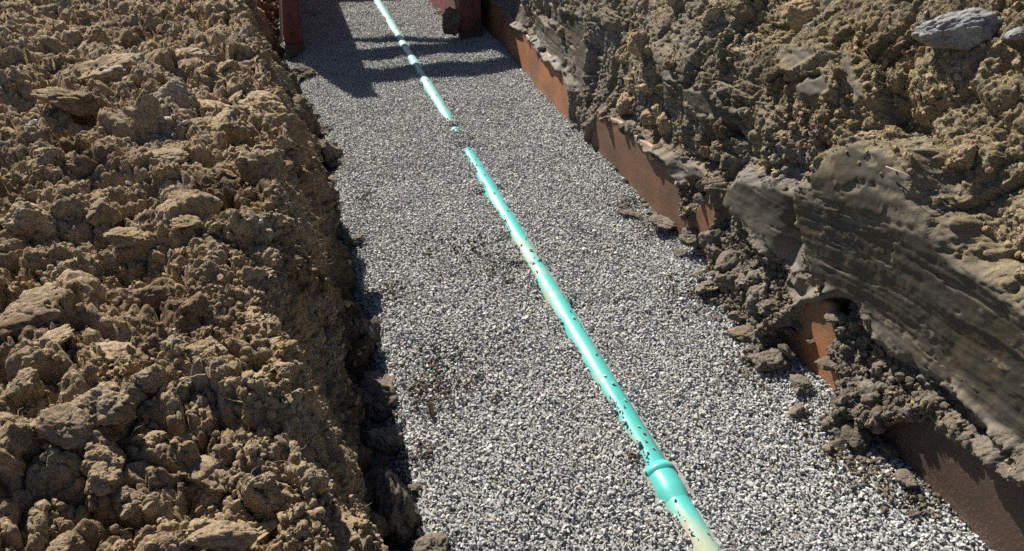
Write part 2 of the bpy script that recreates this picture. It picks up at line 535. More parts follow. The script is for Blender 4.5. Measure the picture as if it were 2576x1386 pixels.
def right_sheet():
    zs = np.concatenate([np.linspace(-.30, 2.2, 380), np.linspace(2.2, 2.6, 40)[1:]])
    Y = YR[:, None]
    Zg = np.broadcast_to(zs[None, :], (len(YR), len(zs))).copy()
    YY = np.broadcast_to(Y, Zg.shape).copy()
    X = x_base(YY) + lean(Zg)
    for _ in range(25):
        X[:, 1:-1] = .25 * X[:, :-2] + .5 * X[:, 1:-1] + .25 * X[:, 2:]
    X += .05 * fbm2(YY * .8, Zg * .8, 2, 300) * sstep(.2, .7, Zg)
    P = np.stack([X, YY, Zg], -1)
    N = grid_normals(P)
    N *= -np.sign(N[..., 0:1])                   # towards the trench
    S = Zg * 1.15
    wu = YY + .05 * fbm2(YY * 3, S * 3, 3, 310)
    wv = S + .05 * fbm2(YY * 3 + 9, S * 3, 3, 311)
    pu = YY + .05 * fbm2(YY * 6, S * 6, 4, 312) + .05 * fbm2(YY * 1.9, S * 1.9, 2, 315)
    pv = Zg + .045 * fbm2(YY * 6 + 5, S * 6, 4, 313) + .05 * fbm2(YY * 1.7, S * 1.7 + 4, 2, 316)
    zeta = Zg + .16 * np.clip(YY - 1.9, 0, .9) ** 2 + .02 * fbm2(YY * 2.5, Zg * 2.5, 2, 319)
    up = sstep(1.0, 1.4, Zg + .2 * fbm2(YY * 1.5, S * 1.5, 2, 314))
    qt = sstep(-.25, .25, fbm2(YY * 1.6, S * 1.6, 3, 318))               # calm patches and broken patches
    rough = .042 * blocks(wu, wv, .40, 320, .8, .3) * (.6 + .7 * up)
    rough += .030 * blocks(wu, wv * .9, .16, 330, 1, .5) * (.35 + .8 * qt)
    rough += .014 * blocks(wu, wv, .065, 340, 1, .5) * (.4 + .8 * qt)
    rough += .010 * blocks(wu, wv, .030, 350, 1, .5)
    rough += .006 * blocks(wu, wv, .015, 360, 1, .5)
    rough += .016 * fbm2(wu * 13, wv * 13, 5, 370, .6)
    rough += .014 * fbm2(wu * 22, wv * 6, 3, 374) * (1 - up) * (1 - .5 * qt)
    # upright tear ridges further along the trench
    tear = sstep(4.8, 5.8, YY) * sstep(1.6, 1.1, Zg)
    rough += tear * (.05 * np.abs(fbm2(wu * 5.5, wv * 1.1, 3, 380)) + .02 * np.abs(fbm2(wu * 16, wv * 2.5, 3, 381)))
    mid = (1 - up) * sstep(.3, .55, Zg)
    rough += mid * (.06 * fbm2(wu * 2.6, wv * .9, 3, 383) - .045 * np.exp(-np.abs(fbm2(wu * 3.1, wv * .7, 3, 384)) / .05) - .02 * np.exp(-np.abs(fbm2(wu * 8, wv * 2.2, 3, 385)) / .06))
    rough += .09 * fbm2(YY * 1.1 + 3, S * 1.5, 3, 386) * sstep(.35, .8, Zg)
    rough -= .05 * sstep(3.4, 3.7, YY) * sstep(.2, .4, Zg) * 1.3
    sm = np.zeros(X.shape)
    rim = np.zeros(X.shape)
    for i, poly in enumerate(SMO):
        s = poly_sd(pu, pv, poly)
        m = sstep(-.02, .035, s) if i else sstep(-.05, .06, s + .07 * fbm2(YY * 6, S * 12, 4, 317, .6))
        sm = np.maximum(sm, m)
        rim = np.maximum(rim, np.exp(-((s + .012) / .02) ** 2))
    scr = sstep(.16, .24, fbm2(YY * 1.7 + 3, Zg * 2.6, 4, 393)) * (1 - up) * sstep(3.0, 3.4, YY)
    sm = np.maximum(sm, scr * .85)
    holes = np.maximum(sstep(.34, .44, fbm2(YY * 3.2, zeta * 20, 5, 390, .65)), sstep(.42, .5, fbm2(YY * 13, Zg * 17, 4, 392, .6)))          # torn spots on the smooth faces
    sm_geo = sm * (1 - .13 * holes)
    streak = .005 * fbm2(YY * .8, zeta * 13, 3, 400) + .0025 * fbm2(YY * 1.4, zeta * 45, 2, 404) + .014 * fbm2(YY * 1.3, Zg * 2.4, 3, 407) + .006 * fbm2(YY * 12, Zg * 12, 4, 408, .6)
    # the long bucket scrape stands out more and more towards its far end, then steps back
    s1 = poly_sd(pu, pv, SMO[0])
    saw = sstep(-.07, .03, s1 + .05 * fbm2(YY * 7, S * 7, 3, 322)) * (.02 + .16 * np.clip((YY - 1.3) / 1.55, 0, 1) + .14 * (Zg - .8))
    streak2 = streak + .006 * np.tanh((zeta - 1.0) * 30)
    s2 = poly_sd(pu, pv, SMO[1])
    bowl = -.08 * sstep(-.06, .04, s2) * np.clip((YY - 2.9) / .6, 0, 1)
    disp = rough * (1 - sm_geo) + (streak2 - .012) * sm_geo + saw - bowl + .022 * rim
    # soil stands proud of the rust-brown faces, which are left bare inside their outlines
    low = sstep(.66, .48, Zg + .05 * fbm2(YY * 4, S * 4, 3, 411))
    bare = np.zeros(X.shape)
    prim = np.zeros(X.shape)
    for poly in PAN:
        s = poly_sd(pu, pv, poly)
        bare = np.maximum(bare, sstep(-.010, .012, s))
        prim = np.maximum(prim, np.exp(-((s + .04) / .03) ** 2))
    disp = disp + low * .015 + prim * .075
    heap = sstep(1.75, 2.1, YY) * sstep(3.6, 3.2, YY) * (1 - .8 * np.exp(-((YY - 2.42) / .16) ** 2)) + .12 * sstep(3.6, 4.0, YY) * sstep(4.9, 4.3, YY)
    disp += heap * .20 * np.clip(1 - (Zg + .02) / .36, 0, 1.2) * (1 + .35 * fbm2(YY * 3, Zg * 3, 2, 415))
    hole = np.exp(-(((YY - 2.62) / .13) ** 2 + ((Zg - 1.34) / .05) ** 2))
    disp -= .12 * hole
    nook = np.exp(-(((YY - 2.98) / .07) ** 2 + ((Zg - .62) / .28) ** 2))
    disp -= .06 * nook
    disp = disp * (1 - bare) + (-.08) * bare
    P = P + N * disp[..., None]
    damp = sstep(.85, .25, Zg + .25 * fbm2(YY * 1.7, S * 1.7, 3, 420)) * .8 * (1 - .8 * sm)
    damp = np.maximum(damp, .5 * sm * sstep(.62, .45, Zg))
    me = np_mesh('trench_wall', P.reshape(-1, 3), grid_faces(*X.shape, flip=True))
    sunlit_gold = np.clip(sstep(.95, 1.35, Zg + .12 * (3.3 - YY) + .35 * fbm2(YY * 1.3, S * 1.3, 3, 430)) + .45 * sstep(.12, .4, fbm2(YY * 2.2 + 7, S * 2.2, 3, 431)), 0, 1)  # sunlit gold of the upper wall put into the colour, plus random patches
    add_mask(me, sm * (1 - .3 * holes), damp, zeta, sunlit_gold)
    return link('trench_wall', me, M_right), P, N

wall_r, PRT, NRT = right_sheet()
tag(wall_r, kind='structure')

# wide ground around the cut, out of the picture
def ground_piece(name, x0, x1, y0, y1, z, mat):
    nx, ny = 40, 40
    u = np.linspace(0, 1, nx) ** 2
    X = x0 + (x1 - x0) * u[:, None] + 0 * np.linspace(0, 1, ny)[None, :]
    Y = (y0 + (y1 - y0) * np.linspace(0, 1, ny))[None, :] + 0 * X
    Z = z + .12 * fbm2(X * .4, Y * .4, 3, 77)
    me = np_mesh(name, np.stack([X, Y, Z], -1).reshape(-1, 3), grid_faces(nx, ny, flip=(x1 < x0)))
    add_mask(me, X * 0, X * 0, X * 0)
    return tag(link(name, me, mat), kind='structure')
ground_piece('ground', -0.9, -90, -60, 120, .55, M_left)
ground_piece('ground', 3.75, 90, -60, 120, 2.35, M_right)

# gravel bed under the loose stones
def gravel_bed():
    ys = np.linspace(-1.5, 16, 420)
    xs = np.linspace(-.25, 2.55, 90)
    X, Y = np.meshgrid(xs, ys, indexing='ij')
    Z = gravel_h(X, Y) - .010
    me = np_mesh('gravel_bed', np.stack([X, Y, Z], -1).reshape(-1, 3), grid_faces(len(xs), len(ys)))
    return tag(link('gravel_bed', me, M_gbase), kind='structure')
gravel_bed()

# ------------------------------------------------------------------ lookups on the sheets
BL = PL[::4, ::3].reshape(-1, 3)
BR = PRT[::4, ::3].reshape(-1, 3)
BRN = NRT[::4, ::3].reshape(-1, 3)
def bank_at(x, y):
    k = np.argmin((BL[:, 0] - x) ** 2 + (BL[:, 1] - y) ** 2)
    return BL[k]
def wall_at(y, z):
    k = np.argmin((BR[:, 1] - y) ** 2 + (BR[:, 2] - z) ** 2)
    return BR[k], BRN[k]

# ------------------------------------------------------------------ rust-brown faces at the foot of the right wall
def rusty_plate(k, y0, y1, label, seed, mat):
    poly = PAN[k]
    n, m = int((y1 - y0) / .02) + 2, 26
    ys = np.linspace(y0, y1, n)
    top = np.full(n, -9.0)
    for i in range(len(poly)):
        (ax, ay), (bx, by) = poly[i], poly[(i + 1) % len(poly)]
        a, b = min(ax, bx), max(ax, bx)
        t = (ys - ax) / (bx - ax + 1e-9)
        top = np.where((ys >= a) & (ys <= b), np.maximum(top, ay + t * (by - ay)), top)
    good = top > -5
    top = np.interp(ys, ys[good], top[good])
    ker = np.ones(7) / 7
    top = np.convolve(np.pad(top, 3, mode='edge'), ker, mode='valid') + .035 + .012 * fbm2(ys * 6, ys * 0, 2, seed + 9)
    v = np.linspace(0, 1, m)[None, :]
    Y = ys[:, None] + 0 * v
    Z = -.35 + (top[:, None] + .35) * v
    X = x_base(Y) - .035 + .006 * fbm2(Y * 2, Z * 3, 3, seed) + .0025 * fbm2(Y * 2, Z * 30, 2, seed + 4) + .05 * np.clip(Z - .2, 0, 1)
    front = np.stack([X, Y, Z], -1).reshape(-1, 3)
    back = front + np.array([.05, 0, 0])
    f1 = grid_faces(n, m, flip=True)
    f2 = grid_faces(n, m) + n * m
    idx = np.arange(n * m).reshape(n, m)
    loop = np.concatenate([idx[:, 0], idx[-1, 1:], idx[-2::-1, -1], idx[0, -2:0:-1]])
    nx = np.roll(loop, -1)
    side = np.stack([loop, nx, nx + n * m, loop + n * m], -1)
    me = np_mesh('rusty_plate', np.concatenate([front, back]), np.concatenate([f1, f2, side]))
    return tag(link('rusty_plate', me, mat), label, 'plate', 'rust brown plates along the foot of the clay wall')
rusty_plate(0, 6.1, 10.4, 'long rust-orange smooth plate half in shadow beside the red trench box', 501, M_rust)
rusty_plate(1, 3.56, 5.72, 'rust-brown smooth plate with ragged muddy top and a narrow orange tongue', 511, M_panel)
rusty_plate(2, 2.2, 2.8, 'small red-brown plate peeking out between grey clods', 521, M_rust)
rusty_plate(3, .4, 2.15, 'dark brown smooth plate under clods beside clean pale gravel', 531, M_dark)

# ------------------------------------------------------------------ clod meshes
def ico(sub):
    bm = bmesh.new()
    bmesh.ops.create_icosphere(bm, subdivisions=sub, radius=1)
    v = np.array([x.co[:] for x in bm.verts])
    f = np.array([[y.index for y in x.verts] for x in bm.faces])
    bm.free()
    return v, f
ICO = {k: ico(k) for k in (2, 3, 5, 6)}

def clod_mesh(name, seed, sub=5, slab=False, mat=None, crumb=1.0):
    r = np.random.default_rng(seed)
    v, f = ICO[sub]
    n = 9 if slab else 12
    pn = r.normal(size=(n, 3))
    pn /= np.linalg.norm(pn, axis=1, keepdims=True)
    pd = r.uniform(.62, 1.05, n)
    dots = v @ pn.T
    rr = np.where(dots > .05, pd / np.maximum(dots, .05), 9.0)
    k = 38.0
    rad = -np.log(np.exp(-k * np.minimum(rr, 3)).sum(1) + np.exp(-k * 1.15)) / k
    p = v * rad[:, None]
    o = seed * 3.17
    nz = (.13 if sub > 3 else .26) * fbm3(p[:, 0] * 1.6 + o, p[:, 1] * 1.6, p[:, 2] * 1.6, 3, seed)
    if sub >= 4:
        # crumbly surface: 3-D cells of grains
        def cells(s, sd):
            q = p * s + o
            i0 = np.floor(q)
            f1 = np.full(len(q), 9.0); f2 = np.full(len(q), 9.0); hv = np.zeros(len(q))
            for dx in (-1, 0, 1):
                for dy in (-1, 0, 1):
                    for dz in (-1, 0, 1):
                        c = i0 + (dx, dy, dz)
                        pt = c + np.stack([_h(c[:, 0], c[:, 1], c[:, 2], sd + j) for j in range(3)], -1)
                        d = np.linalg.norm(q - pt, axis=1)
                        new = d < f1
                        hv = np.where(new, _h(c[:, 0], c[:, 1], c[:, 2], sd + 7), hv)
                        f2 = np.where(new, f1, np.minimum(f2, d)); f1 = np.where(new, d, f1)
            return hv - .5 + .5 * (1 - f1) - .5 * np.exp(-(f2 - f1) / .12)
        cr = sstep(-.25, .35, fbm3(p[:, 0] * 1.1 + 9 + o, p[:, 1] * 1.1, p[:, 2] * 1.1, 2, seed + 5))
        nz += crumb * ((.15 * cells(2.3, seed + 11)) + (.07 * cells(5.2, seed + 21) + .035 * cells(11, seed + 31)) * (.25 + cr))
        nz += .05 * fbm3(p[:, 0] * 8 + o, p[:, 1] * 8, p[:, 2] * 8, 4, seed + 41, .65)
    p = v * (rad + nz)[:, None]
    if slab: p = p * (1.0, .85, .55)
    me = np_mesh(name, p, f, smooth=sub > 3)
    if mat: me.materials.append(mat)
    return me

CL_V = [clod_mesh('earth_clod', 20 + i, 5, i % 3 == 0, M_clod) for i in range(10)]
CLD_V = [clod_mesh('earth_clod', 60 + i, 5, i % 4 == 0, M_clod_damp, crumb=1.0) for i in range(6)]
SM_V = [clod_mesh('soil_lump', 90 + i, 2, i % 3 == 0, M_clod) for i in range(6)]
SMD_V = [clod_mesh('soil_lump', 130 + i, 2, i % 3 == 0, M_clod_damp) for i in range(4)]

def put(name, mesh, loc, size, rot=None):
    o = bpy.data.objects.new(name, mesh)
    o.location = loc
    o.scale = size
    o.rotation_euler = rot if rot is not None else (random.uniform(-.5, .5), random.uniform(-.5, .5), random.uniform(0, 6.28))
    C.objects.link(o)
    return o

# big clods on the left bank: x, y, width, height
CLODS = [(-1.34, 5.04, .40, .21), (-.89, 4.77, .18, .26), (-.77, 5.12, .27, .23), (-.53, 5.25, .27, .15), (-.27, 5.11, .27, .11), (-.48, 4.69, .28, .16), (-.8, 6.28, .36, .34),
 (-1.45, 6.72, .22, .14), (-1.31, 5.88, .55, .26), (-.73, 4.09, .19, .09), (-.98, 4.5, .14, .1), (-.18, 4.75, .30, .2), (-.24, 3.83, .24, .2), (-.46, 3.81, .13, .08), (-1.25, 3.5, .22, .17),
 (-.98, 3.55, .15, .12), (-.79, 3.2, .16, .11), (-.56, 3.28, .14, .05), (-.56, 3.39, .25, .14), (-.69, 2.79, .12, .16), (-.64, 2.67, .12, .09), (-.29, 2.84, .13, .1), (-.46, 2.87, .11, .08),
 (-.74, 2.4, .19, .12), (-1.01, 2.92, .28, .22), (-1.01, 2.63, .28, .11), (-.94, 2.47, .17, .07), (-.4, 2.33, .16, .18), (-.22, 2.23, .11, .12), (-.67, 3.44, .07, .04), (-.84, 2.05, .14, .15),
 (-.92, 1.83, .11, .16), (-.71, 1.99, .20, .11), (-.61, 1.83, .07, .05), (-.7, 1.82, .12, .08), (-.48, 1.74, .14, .14), (-.63, 1.7, .06, .05), (-.69, 1.72, .07, .05), (-.42, 1.54, .12, .13),
 (-.5, 1.48, .09, .05), (-.27, 1.41, .12, .06), (-.57, 1.59, .08, .07), (-.74, 1.58, .1, .06), (-.32, 2.14, .09, .08), (-.25, 1.75, .09, .07)]
def big_label(x, y, w, h):
    shape = 'flat slab-like' if h < w * .5 else ('tall upright' if h > w * 1.1 else 'chunky rounded')
    size = 'very large' if w > .25 else ('large' if w > .15 else 'hand-sized')
    where = 'on the trench lip' if x > -.33 else ('on the spoil bank towards the trench box' if y > 4.3 else ('deep in the loose spoil, well back from the trench' if x < -.8 else 'on the loose spoil a step from the trench lip'))
    return f'{size} {shape} tan clod {where}'
for i, (x, y, w, h) in enumerate(CLODS):
    p = bank_at(x, y)
    s = (w * .50, w * random.uniform(.36, .5), h * .58)
    o = put('earth_clod', CL_V[i % 10], (p[0], p[1], p[2] + h * .05), s, (random.uniform(-.35, .35), random.uniform(-.35, .35), random.uniform(-.5, .5) + (math.pi if i % 2 else 0)))
    tag(o, big_label(x, y, w, h), 'clod', 'large clods on the spoil bank')
for i in range(130):
    d = random.uniform(0, 1)
    y = 1.3 * (6.2 / 1.3) ** d
    x = -random.uniform(.02, .55) * math.sqrt(y * y + 1.7) - .08
    w = random.choice([.035, .045, .06, .08, .1]) * (1 + .12 * y)
    p = bank_at(x, y)
    o = put('earth_clod', CL_V[(i * 7) % 10], (p[0], p[1], p[2] + w * .10), (w * random.uniform(.45, .7), w * random.uniform(.4, .6), w * random.uniform(.3, .55)), (random.uniform(-.6, .6), random.uniform(-.6, .6), random.uniform(0, 6.28)))
    tag(o, 'fist-sized tan earth clod among the loose soil of the spoil bank', 'clod', 'small clods on the spoil bank')

# damp clods fallen between the left face and the gravel
LB = [(.17, 3.62, .17, .36, 'tall dark damp clod standing against the bank face beside the gravel'), (.19, 3.12, .24, .17, 'flat grey-brown clay slab tilted between the bank face and the gravel'),
      (.18, 2.80, .18, .16, 'rough lumpy damp clod next to the flat grey-brown slab'), (.15, 2.36, .26, .36, 'big dark boulder-like clod lodged in the dark gap between bank and gravel'),
      (.27, 2.03, .13, .16, 'crumbly brown clod just past the big dark boulder-like clod'), (.15, 6.28, .24, .24, 'dark square clod at the gravel edge below the spoil bank'),
      (.10, 8.60, .26, .18, 'sunlit brown clod at the foot of the shaded red trench box wall')]
for i, (x, y, w, h, lab) in enumerate(LB):
    z = float(gravel_h(np.array(x), np.array(y)))
    o = put('earth_clod', CLD_V[i % 6], (x - .03, y, z + h * .25), (w * .46, w * .6, h * .52), (random.uniform(-.2, .2), random.uniform(-.2, .2), random.uniform(-.5, .5)))
    tag(o, lab, 'clod')
for i in range(16):
    y = random.uniform(1.6, 8.2)
    e = float(np.interp(y, [0, 2, 3.7, 4.6, 6.1, 8.1, 16], [.30, .30, .26, .19, .26, .08, .1]))
    x = e - random.uniform(-.02, .14)
    w = random.uniform(.04, .12)
    z = float(gravel_h(np.array(x), np.array(y)))
    o = put('earth_clod', CLD_V[(i * 5) % 6], (x, y, z + w * .2), (w * .6, w * .7, w * .3))
    tag(o, 'small damp brown clod in the gap below the bank face', 'clod', 'damp clods below the bank face')

# damp clods along the foot of the right wall
RBASE = [(2.28, 3.6, .22, .18), (2.12, 3.42, .18, .15), (2.29, 3.17, .23, .16), (2.12, 2.96, .17, .13), (2.28, 2.91, .2, .13), (2.09, 2.7, .19, .16), (2.12, 2.56, .2, .12), (2.17, 2.36, .21, .15),
 (2.2, 2.22, .21, .13), (2.15, 2.06, .16, .11), (2.09, 4.48, .16, .06), (2.18, 4.18, .2, .07), (2.02, 2.31, .10, .08), (2.0, 10.9, .30, .2), (2.2, 3.3, .2, .2), (2.26, 3.42, .22, .26), (2.24, 3.05, .2, .22),
 (2.27, 2.12, .18, .16), (2.22, 3.85, .16, .1)]
for i, (x, y, w, h) in enumerate(RBASE):
    if 2.2 < y < 2.75 and x > 2.1: continue
    z = float(gravel_h(np.array(min(x, 2.2)), np.array(y))) + max(0, x - 2.12) * .9
    x = min(x + .05, 2.3)
    o = put('earth_clod', CLD_V[(i * 5 + 1) % 6], (x, y, z + h * .22), (w * .50, w * .46, h * .45))
    tag(o, 'grey-brown damp clod heaped between the gravel and the clay wall', 'clod', 'damp clods at the foot of the clay wall')
for i in range(60):
    y = random.choice([random.uniform(1.5, 4.0), random.uniform(1.8, 3.7), random.uniform(3.7, 6.4)])
    w = random.uniform(.025, .075)
    x = 2.33 - abs(random.gauss(0, .09)) - .01
    if y < 2.0: x = 2.33 - abs(random.gauss(0, .05))
    if y > 3.9: x = 2.30 - abs(random.gauss(0, .06)); w *= .6
    z = float(gravel_h(np.array(x), np.array(y))) + max(0, x - 2.12) * (.9 if 2.0 < y < 3.7 else .1)
    o = put('soil_lump', CLD_V[(i * 5 + 2) % 6], (x, y, z + w * .12), (w * .6, w * .75, w * .38))
    tag(o, 'small lump of grey-brown soil spilled on the gravel along the clay wall', 'clod', 'small lumps at the foot of the clay wall')

# mud caked along the upper edges of the rust plates
for k, (y0, y1) in enumerate(((6.3, 8.6), (3.7, 5.7), (2.4, 2.75), (1.2, 2.1))):
    for i in range((16, 22, 5, 14)[k]):
        y = random.uniform(y0, y1)
        poly = PAN[k]
        zt = max([a[1] + (b[1] - a[1]) * (y - a[0]) / (b[0] - a[0]) for a, b in zip(poly, poly[1:] + poly[:1]) if min(a[0], b[0]) <= y <= max(a[0], b[0]) and a[0] != b[0]] or [.3])
        w = random.uniform(.03, .085)
        o = put('mud_lump', CLD_V[(i * 5 + k) % 6], (float(x_base(y)) - .02 + random.uniform(-.01, .02), y, zt + random.uniform(.0, .06)), (w * .5, w * .75, w * .5))
        tag(o, 'mud lump caked on the upper edge of the ' + ('long rust-orange plate', 'rust-brown plate with the orange tongue', 'small red-brown plate', 'dark brown plate')[k], 'clod', 'mud caked on the rust plates')

# lumps sticking to the right wall
for i in range(60):
    y = random.uniform(1.4, 7.0)
    z = random.uniform(.5, 1.9)
    if any(poly_sd(np.array(y), np.array(z), q) > -.03 for q in SMO): continue
    p, n = wall_at(y, z)
    w = random.uniform(.05, .16)
    o = put('earth_clod', CL_V[(i * 3) % 10], (p[0], p[1], p[2]), (w * .5, w * .6, w * .5))
    tag(o, 'crumbly clod stuck to the rough face of the clay wall', 'clod', 'clods stuck to the clay wall')
o = put('earth_clod', CLD_V[2], (1.93, 9.62, .22), (.13, .12, .15), (.2, .3, .4))
tag(o, 'muddy lump stuck against the inside of the red trench box', 'clod')

# grey rock on the right slope
ROCK1, ROCK2 = (2.60, 1.68), (2.36, 1.74)
p, n = wall_at(ROCK1[0], ROCK1[1])
me = clod_mesh('grey_rock', 211, 6, True, M_rock, crumb=.9)
o = put('grey_rock', me, (p[0] - .02, p[1] + .02, p[2] + .01), (.15, .115, .14), (R(-25), R(-18), R(-40)))
tag(o, 'large pale grey rock resting high on the clay wall slope', 'rock')
p, n = wall_at(ROCK2[0], ROCK2[1])
o = put('grey_rock', clod_mesh('grey_rock', 209, 5, True, M_rock, crumb=.5), (p[0] - .01, p[1], p[2] + .01), (.06, .045, .04), (R(-20), 0, .4))
tag(o, 'small grey rock fragment just past the large pale grey rock', 'rock')

# ------------------------------------------------------------------ gravel stones
def stone_mesh(name, seed, mat, flat):
    r = np.random.default_rng(seed)
    bm = bmesh.new()
    for _ in range(11):
        v = r.normal(size=3)
        v /= np.linalg.norm(v)
        v *= r.uniform(.75, 1.1)
        bm.verts.new((v[0], v[1] * r.uniform(.75, .85), v[2] * flat))
    res = bmesh.ops.convex_hull(bm, input=bm.verts)
    bmesh.ops.delete(bm, geom=[g for g in bm.verts if not g.link_faces], context='VERTS')
    me = bpy.data.meshes.new(name)
    bm.to_mesh(me)
    bm.free()
    me.materials.append(mat)
    return me
ST_V = [stone_mesh('gravel_stone', 700 + i, M_gravel, random.uniform(.42, .8)) for i in range(12)]

def gravel_points():
    g = .0162
    xs = np.arange(-.15, 2.46, g)
    ys = np.arange(.9, 14.5, g)
    X, Y = np.meshgrid(xs, ys)
    X, Y = X.ravel(), Y.ravel()
    X = np.concatenate([X, X[::2] + g * .5])
    Y = np.concatenate([Y, Y[::2] + g * .5])
    top = np.arange(len(X)) >= len(xs) * len(ys)
    X = X + rng.uniform(-.5, .5, len(X)) * g
    Y = Y + rng.uniform(-.5, .5, len(X)) * g
    Z = gravel_h(X, Y) + rng.uniform(-.006, .004, len(X)) + np.where(top, rng.uniform(.003, .011, len(X)), 0)
    S = rng.lognormal(math.log(.0098), .30, len(X))
    S = np.clip(S, .0045, .0185)
    # bare pipe: no stones whose centre would lie inside it
    dx = X - PX
    rp = np.where((Y > 2.03) & (Y < 2.22), PR + .018, PR)
    dist = np.sqrt(dx ** 2 + (Z - PZ) ** 2)
    keep = ~((np.abs(dx) < rp * 1.05) & (dist < rp + S * .8))
    keep &= X < x_base(Y) - .0
    return X[keep], Y[keep], Z[keep], S[keep]

GX, GY, GZ, GS = gravel_points()
GR = np.stack([rng.normal(0, .6, len(GX)), rng.normal(0, .6, len(GX)), rng.uniform(0, 6.283, len(GX))], -1)
GA = GS[:, None] * rng.uniform(.65, 1.35, (len(GX), 3))

# the 300 stones that show largest stand as objects of their own
cand = np.where((GY > 1.45) & (GY < 2.3) & (GX > .34) & (GX < 2.2))[0]
vis = []
fw = np.array([math.sin(YAW) * math.cos(PITCH), math.cos(YAW) * math.cos(PITCH), -math.sin(PITCH)])
rt = np.array([math.cos(YAW), -math.sin(YAW), 0])
upv = np.cross(rt, fw)
dd = np.stack([GX[cand], GY[cand], GZ[cand] - CAM_Z], -1)
zc = dd @ fw
inside = (np.abs(dd @ rt) / zc < .655) & (np.abs(dd @ upv) / zc < .352)
score = np.where(inside, GS[cand] / zc, 0)
big = cand[np.argsort(-score)[:300]]
bigset = np.zeros(len(GX), bool)
bigset[big] = True
stones = []
for k, i in enumerate(big):
    o = bpy.data.objects.new('gravel_stone', ST_V[k % 12])
    o.location = (GX[i], GY[i], GZ[i])
    o.rotation_euler = GR[i]
    o.scale = GA[i]
    C.objects.link(o)
    tag(o, 'angular pale grey crushed stone in the gravel bed', 'stone', 'crushed stones of the gravel bed')
    stones.append(o)

def scatter(name, X, Y, Z, rot, scl, sources, kind='stuff'):
    me = bpy.data.meshes.new(name)
    n = len(X)
    me.vertices.add(n)
    me.vertices.foreach_set('co', np.stack([X, Y, Z], -1).astype(np.float32).ravel())
    a = me.attributes.new('rot', 'FLOAT_VECTOR', 'POINT')
    a.data.foreach_set('vector', rot.astype(np.float32).ravel())
    a = me.attributes.new('scl', 'FLOAT_VECTOR', 'POINT')
    a.data.foreach_set('vector', scl.astype(np.float32).ravel())
    a = me.attributes.new('idx', 'INT', 'POINT')
    a.data.foreach_set('value', rng.integers(0, len(sources), n).astype(np.int32))
    o = link(name, me)
    ng = bpy.data.node_groups.new(name, 'GeometryNodeTree')
    ng.interface.new_socket('Geometry', in_out='INPUT', socket_type='NodeSocketGeometry')
    ng.interface.new_socket('Geometry', in_out='OUTPUT', socket_type='NodeSocketGeometry')
    N, L = ng.nodes, ng.links
    gi, go = N.new('NodeGroupInput'), N.new('NodeGroupOutput')
    iop = N.new('GeometryNodeInstanceOnPoints')
    jn = N.new('GeometryNodeJoinGeometry')
    for s in sources:
        ob = N.new('GeometryNodeObjectInfo')
        ob.transform_space = 'ORIGINAL'
        ob.inputs['Object'].default_value = s
        ob.inputs['As Instance'].default_value = True
        L.new(ob.outputs['Geometry'], jn.inputs[0])
    def attr(nm, ty):
        a = N.new('GeometryNodeInputNamedAttribute')
        a.data_type = ty
        a.inputs['Name'].default_value = nm
        return a.outputs['Attribute']
    L.new(gi.outputs[0], iop.inputs['Points'])
    L.new(jn.outputs[0], iop.inputs['Instance'])
    iop.inputs['Pick Instance'].default_value = True
    L.new(attr('idx', 'INT'), iop.inputs['Instance Index'])
    e2r = N.new('FunctionNodeEulerToRotation')
    L.new(attr('rot', 'FLOAT_VECTOR'), e2r.inputs[0])
    L.new(e2r.outputs[0], iop.inputs['Rotation'])
    L.new(attr('scl', 'FLOAT_VECTOR'), iop.inputs['Scale'])
    L.new(iop.outputs[0], go.inputs[0])
    md = o.modifiers.new('scatter', 'NODES')
    md.node_group = ng
    return tag(o, kind=kind)

m = ~bigset
o = scatter('gravel', GX[m], GY[m], GZ[m], GR[m], GA[m], stones[:12])
tag(o, 'pale grey crushed stone covering the trench floor around the pipe', 'gravel')

# ------------------------------------------------------------------ crumbs of soil
def seeds(name, meshes, locs, label, group, size):
    out = []
    for me, lc in zip(meshes, locs):
        o = put(name, me, lc, (size, size, size))
        out.append(tag(o, label, 'lump', group))
    return out
sp = [bank_at(-.35 - .13 * i, 1.75 + .22 * i) for i in range(6)]
src = seeds('soil_lump', SM_V, [tuple(p) for p in sp], 'walnut-sized dry tan soil lump loose on the spoil bank', 'loose lumps on the spoil bank', .022)
sp2 = [(2.16 - .03 * i, 2.1 + .33 * i, float(gravel_h(np.array(2.16), np.array(2.1 + .33 * i))) + .03) for i in range(4)]
srcd = seeds('soil_lump', SMD_V, sp2, 'walnut-sized damp brown lump fallen onto the gravel below the clay wall', 'loose lumps on the gravel edge', .02)

def crumbs_on(P, N, n, prob, smin, smax, src, name, label):
    # weight grid vertices by cell area
    A = np.linalg.norm(np.cross(np.gradient(P, axis=0), np.gradient(P, axis=1)), axis=-1) * prob
    cdf = np.cumsum(A.ravel())
    k = np.searchsorted(cdf, rng.uniform(0, cdf[-1], n))
    q = P.reshape(-1, 3)[np.minimum(k, A.size - 1)]
    s = smin * (smax / smin) ** (rng.uniform(0, 1, n) ** 2.2)
    rot = rng.uniform(0, 6.283, (n, 3))
    scl = s[:, None] * rng.uniform(.7, 1.2, (n, 3))
    q = q + np.stack([rng.normal(0, .004, n), rng.normal(0, .004, n), s * .15], -1)
    return tag(scatter(name, q[:, 0], q[:, 1], q[:, 2], rot, scl, src), label, 'soil')

